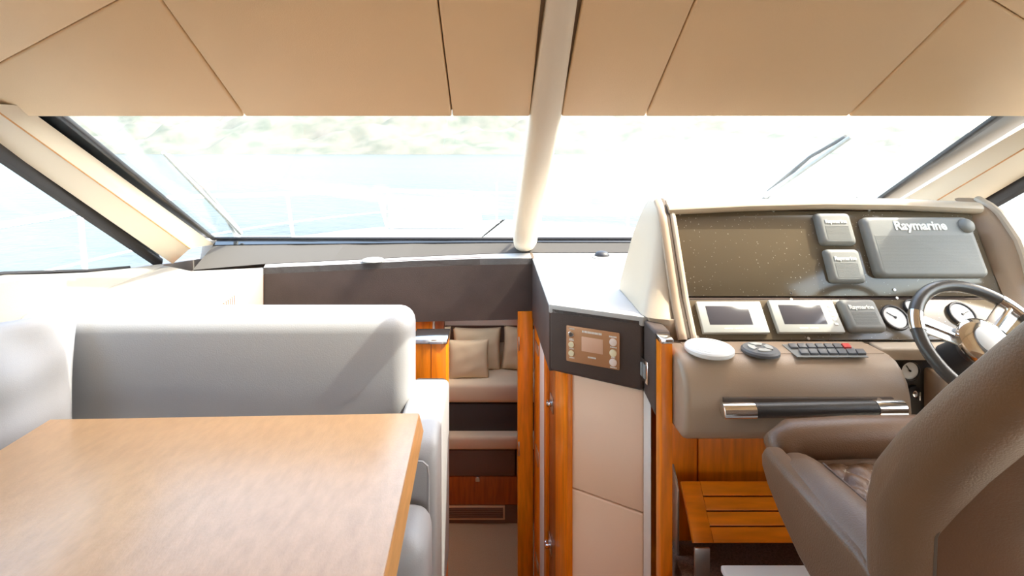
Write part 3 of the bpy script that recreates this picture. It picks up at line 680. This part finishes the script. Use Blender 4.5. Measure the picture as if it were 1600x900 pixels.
cover('instrument_cover', 'small square ribbed cover on the upper panel, the higher of two', MU, [(1270, 335), (1323, 335), (1331, 384), (1279, 385)], .026, .0165, IG)
cover('instrument_cover', 'small square ribbed cover on the upper panel, directly below its twin', MU, [(1284, 391), (1337, 391), (1346, 443), (1295, 444)], .026, .0165, IG)
cover('instrument_cover', 'small square ribbed cover on the lower panel beside the grey displays', ML_, [(1307, 471), (1361, 471), (1380, 520), (1323, 521)], .026, .0175, IG)
def display(label, px, btn, dark):
    cx, cy, w_, h_ = quad(ML_, px)
    t = thing('display', label, 'display', ML_ @ Vector((cx, cy, 0)), 'displays on the lower panel')
    obj('housing', MB(ML_).box(cx - w_ / 2, cx + w_ / 2, cy - h_ / 2, cy + h_ / 2, 0, .018, r=.003), 'device_grey', t)
    sx = cx - .008
    obj('screen', MB(ML_).box(sx - w_ * .34, sx + w_ * .32, cy - h_ * .26, cy + h_ * .34, .012, .0186, r=.001), 'screen', t)
    for i in range(btn): obj('button', MB(ML_).box(cx + w_ * .38, cx + w_ * .44, cy - h_ * .30 + i * h_ * .14, cy - h_ * .22 + i * h_ * .14, .016, .0192, r=.001), 'letter_pale', t)
    mb = MB(ML_)
    for a in (-.10, .06): mb.box(cx + a * w_ - .014, cx + a * w_ + .010, cy - h_ * .39, cy - h_ * .36, .0175, .0186)
    obj('lettering', mb, 'letter_pale', t, smooth=False, kind='stuff')
display('pale framed display at the left end of the lower panel, sunlit screen', [(1083, 474), (1184, 474), (1200, 523), (1099, 523)], 0, False)
display('pale framed display in the middle of the lower panel, with button column', [(1197, 472), (1296, 472), (1316, 522), (1214, 523)], 5, True)
def gauge(label, M, u, v, r, face='gauge_face', needle=0.6, h=.010):
    a = on_plane(u, v, M); t = thing('gauge', label, 'gauge', M @ Vector((a.x, a.y, 0)), 'round gauges at the helm')
    obj('bezel', MB(M).lathe([(0, 0), (r, 0), (r, h * .7), (r * .95, h), (r * .87, h), (r * .84, h * .55), (0, h * .5)], 32, M=T(a.x, a.y, 0)), 'gauge_bezel', t)
    obj('dial', disc(M, a.x, a.y, r * .84, h * .5, h * .62, 28), face, t)
    Mn = M @ T(a.x, a.y, 0) @ Matrix.Rotation(needle, 4, 'Z'); obj('needle', MB(Mn).box(-r * .04, r * .04, -.1 * r, r * .62, h * .63, h * .72), 'black_rubber', t)
    obj('hub', disc(M, a.x, a.y, r * .1, h * .62, h * .9, 12), 'black_rubber', t)
gauge('white faced gauge on the lower panel, largest one left of the wheel', ML_, 1397, 497, .040, needle=.9)
gauge('small white faced gauge above the others, behind the wheel rim', ML_, 1424, 481, .025, needle=-.6)
gauge('small white faced gauge low behind the wheel rim', ML_, 1441, 513, .025, needle=.3)
gauge('large white faced gauge seen through the steering wheel', ML_, 1502, 492, .040, needle=-1.2)
Mf = frame((0, 1.50, 0), (1, 0, 0), (0, 0, 1))
g = gauge('round pale dial plate on the grey face below the wheel', Mf, 1419, 578, .031)
a = on_plane(1425, 612, Mf); ig = thing('ignition_switch', 'black round ignition switch with chrome key slot under the round dial', 'switch', Mf @ Vector((a.x, a.y, 0)))
obj('ring', disc(Mf, a.x, a.y, .020, 0, .010), 'black_rubber', ig); obj('key_slot', disc(Mf, a.x, a.y, .010, .009, .016), 'chrome', ig); obj('key', MB(Mf).box(a.x - .002, a.x + .002, a.y - .012, a.y + .012, .015, .03, r=.001), 'chrome', ig)
# throttle unit
th_ = thing('throttle_unit', 'black engine throttle unit in a beige surround behind the wheel', 'throttle', (1.24, 1.45, .85))
obj('surround', box(1.245, 1.50, 1.43, 1.498, .80, .975, r=.012, seg=3), 'console_taupe', th_)
obj('body', box(1.268, 1.44, 1.40, 1.429, .83, .96, r=.012, seg=3), 'black_rubber', th_)
obj('lever', box(1.285, 1.325, 1.372, 1.402, .85, .95, r=.01, seg=3), 'black_gloss', th_); obj('lever', box(1.345, 1.385, 1.372, 1.402, .85, .95, r=.01, seg=3), 'black_gloss', th_)
# keypad, puck, white lid on the tray
tzz = 1.0387
kpd = thing('switch_keypad', 'two rows of dark rocker keys with one red key on the console top', 'keypad', (.9, 1.47, tzz))
def tp(u, v): d = (EYE - tzz - .004) * F / (v - V0); return X(u, d), d
obj('base', MB().prism([Vector((*tp(u, v), tzz)) for u, v in ((1222, 537), (1326, 537), (1357, 556.5), (1246, 556.5))], (0, 0, .002)), 'cover_grey', kpd)
for row, (v0, v1, ua, ub) in enumerate(((538.5, 544.5, 1231, 1328), (547, 554, 1247, 1351))):
    for i in range(7):
        a = lerp(ua, ub, i / 7); b_ = lerp(ua, ub, (i + .86) / 7); sk = 5
        p = [tp(a, v0), tp(b_, v0), tp(b_ + sk, v1), tp(a + sk, v1)]
        obj('key', MB().prism([Vector((*q, tzz + .002)) for q in p], (0, 0, .007), r=.0015), 'red_key' if (row == 0 and i == 6) else 'key_grey', kpd)
x, d = tp(1188, 548); pk = thing('trim_dial', 'round silver and black push-pad dial beside the rocker keys', 'dial', (x, d, tzz))
Mt = T(x, d, tzz)
obj('base', MB(Mt).lathe([(0, 0), (.05, 0), (.05, .007), (.045, .012), (.034, .013), (0, .013)]), 'key_grey', pk)
for k in range(4):
    aa = [math.radians(45 + 90 * k + 8 + j * 10) for j in range(8)]
    obj('pad', MB(Mt).prism([(math.cos(q) * .032, math.sin(q) * .032, .013) for q in aa] + [(math.cos(q) * .014, math.sin(q) * .014, .013) for q in aa[::-1]], (0, 0, .003)), 'device_grey', pk)
x, d = tp(1108, 547); wl_ = thing('round_lid', 'white round lid on the left end of the console top', 'lid', (x, d, tzz))
obj('rim', MB(T(x, d, tzz)).lathe([(0, 0), (.063, 0), (.066, .004), (.066, .012), (.062, .016), (.056, .016), (.054, .013), (0, .013)], 36), 'gelcoat', wl_)
obj('inset', MB(T(x, d, tzz)).lathe([(0, .0131), (.05, .0131), (.047, .016), (0, .0165)], 36), 'gelcoat', wl_)

# --- steering wheel
WC = Vector((1.268, 1.325, 1.104)); R_ = .161; tl_ = math.radians(50)
MW = frame(WC, (1, 0, 0), (0, math.cos(tl_), math.sin(tl_)))
sw = thing('steering_wheel', 'dark leather steering wheel with polished spokes and chrome hub', 'steering wheel', WC)
def arc(r, a0, a1, n=20, z=0): return [Vector((r * math.cos(lerp(a0, a1, i / n)), r * math.sin(lerp(a0, a1, i / n)), z)) for i in range(n + 1)]
obj('rim', MB(MW).tube(arc(R_, 0, 2 * PI, 64)[:-1], .0165, 14, closed=True), 'wheel_leather', sw)
for a in (158, 38, -82):
    ar = math.radians(a)
    obj('rim_clasp', MB(MW).tube(arc(R_, ar - .16, ar + .16, 8), .0178, 14), 'chrome', sw)
    Ms = MW @ Matrix.Rotation(ar, 4, 'Z')
    sp = obj('spoke', MB(Ms).prism([(.045, -.022, -.018), (R_ - .006, -.026, -.004), (R_ - .006, .026, -.004), (.045, .022, -.018)], (0, 0, .008), r=.003), 'brushed', sw)
    obj('spoke_rib', MB(Ms).tube([(.05, 0, -.006), (R_ - .012, 0, .006)], .006, 8), 'chrome', sp)
obj('hub', MB(MW).lathe([(0, -.05), (.04, -.05), (.058, -.02), (.066, -.004), (.066, .008), (.058, .016), (.04, .021), (0, .023)], 36), 'chrome', sw)
obj('hub_cap', MB(MW).lathe([(0, .0225), (.035, .0225), (.038, .024), (.03, .030), (0, .034)], 30), 'gauge_face', sw)
obj('column', MB(MW).lathe([(0, -.125), (.045, -.125), (.04, -.05), (0, -.049)]), 'black_rubber', sw)

# --- foot rest
fr = thing('foot_rest', 'slotted orange wooden foot rest on metal legs below the helm console', 'foot rest', (.8, 1.45, .42))
fa, fb2 = P(1062, 752, 1.50), P(1084, 848, 1.405)
ey = Vector((0, fa.y - fb2.y, fa.z - fb2.z)); Lf = ey.length
MFt = frame((fb2.x, fb2.y, fb2.z), (1, 0, 0), ey)
wd = .62
sl_ = [0, .255, .50, .745, 1.0]
for i in range(4):
    a, b_ = Lf * sl_[i] + (.0017 if i else 0), Lf * sl_[i + 1] - (.0017 if i < 3 else 0)
    obj('slat', MB(MFt).box(.055, wd, a, b_, -.016, 0, r=.0012), 'wood_step', fr)
obj('end_board', MB(MFt).box(0, .0545, 0, Lf, -.016, 0, r=.0015), 'wood_step', fr)
obj('under_board', MB(MFt).box(.05, wd, .002, Lf - .002, -.020, -.0165), 'wood_deep', fr)
obj('leg', box(.545, .588, 1.405, 1.412, .42, fb2.z - .016, r=.002), 'brushed', fr)
obj('leg', box(1.11, 1.15, 1.405, 1.412, .42, fb2.z - .016, r=.002), 'brushed', fr)
obj('side_plate', MB().prism([(.531, 1.50, .42), (.531, 1.545, .42), (.531, 1.545, .66), (.531, 1.50, .61)], (.006, 0, 0), r=.001), 'brushed', fr)
struct('trim_6', MB().tube([(.50, 1.40, .40), (.50, .6, .40)], .022, 10), 'carpet_beige', label='beige carpet nosing on the helm step edge')

# ================================================================== HELM CHAIR
ch = thing('helm_chair', 'brown leather helm chair with quilted seat in the right foreground', 'chair', (1.0, .95, .42))
CX0, CX1 = .60, 1.40
# white pedestal box is a thing of its own
pb_ = thing('seat_box', 'white storage box under the helm chair', 'box', (1.0, 1.05, .42))
obj('body', box(.565, 1.42, .50, 1.26, .421, .56, r=.006), 'box_white', pb_); obj('lid', box(.556, 1.43, .49, 1.27, .5605, .578, r=.005), 'box_white', pb_)
obj('pedestal', MB().lathe([(0, .579), (.15, .579), (.15, .59), (.06, .61), (.055, .72), (.14, .75), (0, .75)], M=T(1.0, .90, 0)), 'brushed', ch)
# seat shell side profile (y,z) at the left side
sprof = [(1.155, .935), (1.168, .915), (1.165, .89), (1.14, .86), (1.09, .825), (1.02, .79), (.93, .765), (.80, .75), (.70, .755), (.70, .90), (.86, .935)]
low = [(y, min(z, .865)) for y, z in sprof]
obj('seat_shell', MB().prism([(CX0 + .03, y - .01, z) for y, z in low], (CX1 - CX0 - .06, 0, 0)), 'chair_brown', ch, ang=60)
for s in (0, 1):
    x0_ = CX0 if s == 0 else CX1 - .05
    obj('side_panel', MB().prism([(x0_, y, z) for y, z in sprof], (.05, 0, 0), r=.016, seg=4, ang=60), 'chair_brown', ch, ang=70)
# side bolsters: swept soft rolls
for s in (0, 1):
    xx = CX0 + .062 if s == 0 else CX1 - .062
    path = [(xx, .74, .905), (xx, .85, .905), (xx, 1.0, .897), (xx, 1.09, .893), (xx + (.012 if s == 0 else -.012), 1.135, .888), (xx + (.03 if s == 0 else -.03), 1.16, .875)]
    bo = obj('bolster', MB().tube(path, .06, 20, rs=[.05, .055, .056, .054, .044, .02], sx=1.12, sy=.95), 'chair_brown', ch, ang=180)
    o_ = Vector((.035 if s == 0 else -.035, 0, .0445)); obj('seam', MB().tube([Vector(p) + o_ for p in path[:4]], .0022, 6), 'chair_shell', bo)
pth = [(.655, 1.165, .90), (.665, 1.195, .912), (.70, 1.21, .918), (.85, 1.215, .922), (1.0, 1.217, .923), (1.15, 1.215, .922), (1.30, 1.21, .918), (1.335, 1.195, .912), (1.345, 1.165, .90)]
obj('front_roll', MB().tube(pth, .045, 18, rs=[.02, .038, .046, .048, .048, .048, .046, .038, .02]), 'chair_brown', ch, ang=180)
# quilted cushion: raised diamonds and pale stitching
qx0, qx1, qy0, qy1 = .735, 1.265, .80, 1.175; nx, ny = 84, 60; cell = .062
def qz(x, y):
    a, b_ = (x + y * .9) / cell, (x - y * .9) / cell
    f = lambda t: abs(math.sin(PI * t)) ** .45
    ed = min(1, min(x - qx0, qx1 - x, y - qy0, qy1 - y) / .03); return .890 + .011 * f(a) * f(b_) + .018 * (max(0, ed)) ** .5 - .018
obj('front_apron', box(.665, 1.335, 1.165, 1.213, .80, .90, r=.02, seg=3), 'chair_brown', ch)
g = [[Vector((lerp(qx0, qx1, i / nx), lerp(qy0, qy1, j / ny), 0)) for i in range(nx + 1)] for j in range(ny + 1)]
for r in g:
    for p in r: p.z = qz(p.x, p.y)
seat = obj('seat_cushion', MB().loft(g), 'chair_brown', ch, ang=180)
mb = MB()
for k in range(-40, 60):
    for sg in (1, -1):
        pts = []
        for j in range(41):
            y = lerp(qy0 + .02, qy1 - .012, j / 40); x = k * cell - sg * y * .9
            if qx0 + .015 < x < qx1 - .015: pts.append(Vector((x, y, qz(x, y) + .0016)))
        if len(pts) > 2: mb.tube(pts, .0019, 5)
obj('stitching', mb, 'stitch', seat)
# backrest: thick reclined roll with a shell on its back
FR = [(.852, .86), (.860, .95), (.862, 1.03), (.846, 1.098), (.80, 1.168), (.72, 1.272), (.62, 1.392), (.54, 1.487), (.51, 1.515)]
BK = [(.760, .86), (.762, .95), (.758, 1.03), (.735, 1.078), (.685, 1.158), (.605, 1.272), (.515, 1.385), (.455, 1.465), (.462, 1.50)]
rows = []; rad = .05
for e in [0, .004, .012, .024, .038, .05, .2]: pass
es = [0, .004, .012, .024, .038, .052]
xsn = [(CX0 + e, e) for e in es] + [((CX0 + CX1) / 2, 1)] + [(CX1 - e, e) for e in es[::-1]]
for x, e in xsn:
    ins = rad - math.sqrt(max(0, rad * rad - max(0, rad - e) ** 2)); f = 1 - .86 * ins / rad; fz_ = ins * .55
    pts = []
    for (y, z), (y2, z2) in zip(FR, BK):
        cy, cz_ = (y + y2) / 2, (z + z2) / 2; pts.append(Vector((x, cy + (y - cy) * f, cz_ + (z - cz_) * f - (fz_ if z > 1.4 else 0))))
    for (y, z), (y2, z2) in list(zip(FR, BK))[::-1]:
        cy, cz_ = (y + y2) / 2, (z + z2) / 2; pts.append(Vector((x, cy + (y2 - cy) * f, cz_ + (z2 - cz_) * f - (fz_ if z > 1.4 else 0))))
    rows.append(pts)
obj('backrest', MB().loft(rows, True, True), 'chair_brown', ch, ang=80)
shp = [(.768, .80), (.768, .95), (.764, 1.03), (.742, 1.080), (.692, 1.160), (.612, 1.274), (.522, 1.387), (.475, 1.45)]
rows = []
for i in range(15):
    t = i / 14; x = lerp(CX0 + .05, CX1 - .05, t); e = min(1, min(t, 1 - t) / .16); bul = .055 * math.sin(e * PI / 2) ** .8
    rows.append([Vector((x, y - bul * .85 * min(1, (1.46 - z) / .05) - (0 if z > 1.05 else .004), z - bul * .3)) for y, z in shp])
mb = MB().loft(rows); sh_ = obj('back_shell', mb, 'chair_shell', ch, ang=180)
obj('edge_groove', MB().tube([p + Vector((.002, .0, 0)) for p in rows[0]], .0035, 8), 'groove', sh_)
obj('piping', MB().tube([p + Vector((0, -.002, 0)) for p in rows[3]], .004, 8), 'chair_brown', sh_)

# ================================================================== OUTSIDE
# foredeck, coaming, and an unseen hatch added to light the lower cabin
dk = [(2.78, -2.35), (5.2, -2.35), (5.9, -1.75), (6.5, -.95), (6.85, .13)]
poly = [(x, y) for y, x in dk] + [(2 * XC - x, y) for y, x in dk[:-1][::-1]]
hx0, hx1, hy0, hy1 = -.46, .08, 3.05, 3.68
mb = MB()
def dprism(pl): mb.prism([(x, y, .70) for x, y in pl], (0, 0, -.04))
dprism([(-2.35, 2.78), (hx0, 2.78), (hx0, 6.62), (-.95, 6.5), (-1.75, 5.9), (-2.35, 5.2)])
dprism([(hx0, 2.78), (hx1, 2.78), (hx1, hy0), (hx0, hy0)]); dprism([(hx0, hy1), (hx1, hy1), (hx1, 6.84), (.13, 6.85), (hx0, 6.62)])
dprism([(hx1, 2.78), (2.61, 2.78), (2.61, 5.2), (2.01, 5.9), (1.21, 6.5), (hx1, 6.84)])
deck = struct('floor_foredeck', mb, 'gelcoat', smooth=False)
struct('window_5', box(hx0, hx1, hy0, hy1, .675, .69), 'window_glass', label='unseen deck hatch glass added to light the lower cabin')
mb = MB(); mb.prism([(-1.55, 2.71, gz(2.71) - .01), (1.8, 2.71, gz(2.71) - .01), (2.0, 2.95, .70), (-1.75, 2.95, .70)], (0, .02, .01))
struct('trim_7', mb, 'gelcoat', label='white coaming outside the windshield')
hull = MB(); rows = [[Vector((x, y, .70)), Vector((lerp(x, XC, .12), y - .1, -1.6))] for x, y in poly]
rows = [[Vector((-2.35, -6, .70)), Vector((-2.0, -6, -1.6))]] + rows + [[Vector((2.61, -6, .70)), Vector((2.26, -6, -1.6))]]
hull.loft(rows); struct('hull', hull, 'gelcoat', ang=40)
for s in (-1, 1):
    x0, x1 = (-2.35, XL - .07) if s < 0 else (XR + .07, 2.61)
    struct('floor_side_deck', box(x0, x1, -6, 2.78, .64, .70), 'gelcoat')
# guard rail
rp = [P(-300, 380, 2.1), P(0, 352, 2.46), P(240, 312, 3.3), P(400, 304.5, 4.3), P(500, 301, 5.0), P(600, 298, 5.7), P(700, 299, 6.35), P(760, 302, 6.65)]
rp[0] = Vector((-2.45, 1.2, 1.25))
full = rp + [Vector((XC, 6.7, rp[-1].z))] + [Vector((2 * XC - p.x, p.y, p.z)) for p in rp[::-1]]
def smooth(pts, n=6):
    out = []
    for i in range(len(pts) - 1):
        p0, p1, p2, p3 = pts[max(0, i - 1)], pts[i], pts[i + 1], pts[min(len(pts) - 1, i + 2)]
        for k in range(n):
            t = k / n; out.append(.5 * ((2 * p1) + (p2 - p0) * t + (2 * p0 - 5 * p1 + 4 * p2 - p3) * t * t + (3 * p1 - p0 - 3 * p2 + p3) * t ** 3))
    return out + [pts[-1]]
rail = thing('guard_rail', 'polished steel guard rail around the foredeck', 'rail', (XC, 4.5, .70))
obj('top_rail', MB().tube(smooth(full), .019, 8), 'steel_rail', rail)
obj('lower_rail', MB().tube([Vector((p.x, p.y, lerp(p.z, .70, .5))) for p in smooth(full)], .007, 6), 'steel_rail', rail)
for i, f in ((1.45, (135, 427)), (3.45, None), (5.05, None), (6.6, None), (9.4, None), (11, None), (12.55, None), (14.5, None)):
    k = int(i); p = lerp(full[k], full[k + 1], i - k); q = Vector((lerp(p.x, XC, .06), p.y - .12, .70)); obj('stanchion', MB().tube([p, q], .015, 8), 'steel_rail', rail)
# bow sun pad backrest and flag staff
sp = thing('bow_sunpad', 'white moulded bow seat on the foredeck seen through the left windshield pane', 'seat', (-.7, 6.3, .70))
q = [(-1.30, .70), (-.16, .70), (-.22, 1.04), (-1.40, 1.06)]
obj('body', MB().prism([(lerp(x, -.7, .0), 6.0, z) for x, z in q], (0, .35, 0), r=.04, seg=3), 'gelcoat', sp)
obj('cushion', box(-1.28, -.30, 5.93, 6.02, .78, 1.02, r=.035, seg=3), 'ledge_white', sp)
fs = thing('flag_staff', 'thin white staff standing on the bow beside the mullion', 'staff', P(772, 345, 6.6))
p = Vector((X(776, 6.55), 6.55, .70)); obj('pole', MB().tube([p, p + Vector((0, 0, .52))], .012, 8), 'gelcoat', fs); obj('foot', MB().lathe([(0, 0), (.04, 0), (.03, .02), (.012, .03), (0, .03)], 16, M=T(*p)), 'gelcoat', fs)
# searchlight dome
p = P(1320, 306, 3.2); sl2 = thing('searchlight', 'small chrome searchlight dome outside the right windshield pane', 'searchlight', (p.x, p.y, .70))
obj('pole', MB().tube([(p.x, p.y, .70), (p.x, p.y, p.z - .01)], .02, 10), 'steel_rail', sl2); obj('dome', MB(T(*p)).lathe([(0, -.02), (.06, -.02), (.075, 0), (.07, .03), (.05, .055), (.02, .066), (0, .068)], 24), 'steel_rail', sl2)
# wipers on the outside of the glass
def gray(u, v, off): k = (v - V0) / F; d = (.8683 + off) / (.489 - k); return P(u, v, d)
def wiper(label, pts, cols):
    t = thing('windshield_wiper', label, 'wiper', gray(*pts[0], .02), 'windshield wipers')
    a, b_ = gray(*pts[0], .022), gray(*pts[1], .022)
    obj('blade', MB().tube([a, b_], .010, 8, rs=[.007, .011]), cols[0], t)
    m_ = lerp(a, b_, .42); up_v = Vector((0, .0, .03))
    obj('frame', MB().tube([lerp(a, b_, .05) + up_v * .4, m_ + up_v, lerp(a, b_, .96) + up_v * .4], .006, 8), cols[1], t)
    base = gray(*pts[2], .03); obj('arm', MB().tube([m_ + up_v, lerp(m_, base, .5) + up_v, base], .010, 8, rs=[.006, .009, .014]), cols[1], t)
wiper('wiper on the left windshield pane near the left pillar', [(255, 238), (376, 364), (372, 371)], ('wiper_grey', 'wiper_grey'))
wiper('wiper on the right windshield pane above the console', [(1330, 213), (1196, 306), (1178, 330)], ('wiper_grey', 'wiper_black'))
# sea
mb = MB(); mb.loft([[Vector((x, y, -1.35)) for x in (-3000, -60, 60, 3000)] for y in (-2500, -60, 60, 3000)])
setp(obj('sea', mb, 'sea', loc=(0, 0, -1.35)), 'calm pale sea around the boat', 'sea', kind='stuff')
# wooded rocky shore
from mathutils import noise as NZ
rows = []
for j in range(26):
    y = 700 + j * 16; row = []
    for i in range(161):
        x = lerp(-1500, 1300, i / 160); t = j / 25
        hgt = 150 * (t ** .75) * (.75 + .45 * NZ.noise(Vector((x * .003, y * .004, 1.7)))) + 22 * NZ.fractal(Vector((x * .02, y * .02, 0)), 1, 2, 5) * min(1, t * 5)
        hgt *= curve([(-1500, 1.1), (150, 1.0), (420, .55), (1300, .35)], x)
        row.append(Vector((x + 14 * NZ.noise(Vector((x * .03, y * .03, 5))), y + 30 * NZ.noise(Vector((x * .01, 0, 3))), -1.35 + max(hgt, -2) - (1.5 if j == 0 else 0))))
    rows.append(row)
setp(obj('hillside', MB().loft(rows), 'hill_rock', ang=180), 'hazy wooded rocky hillside across the water', 'hill', kind='structure')
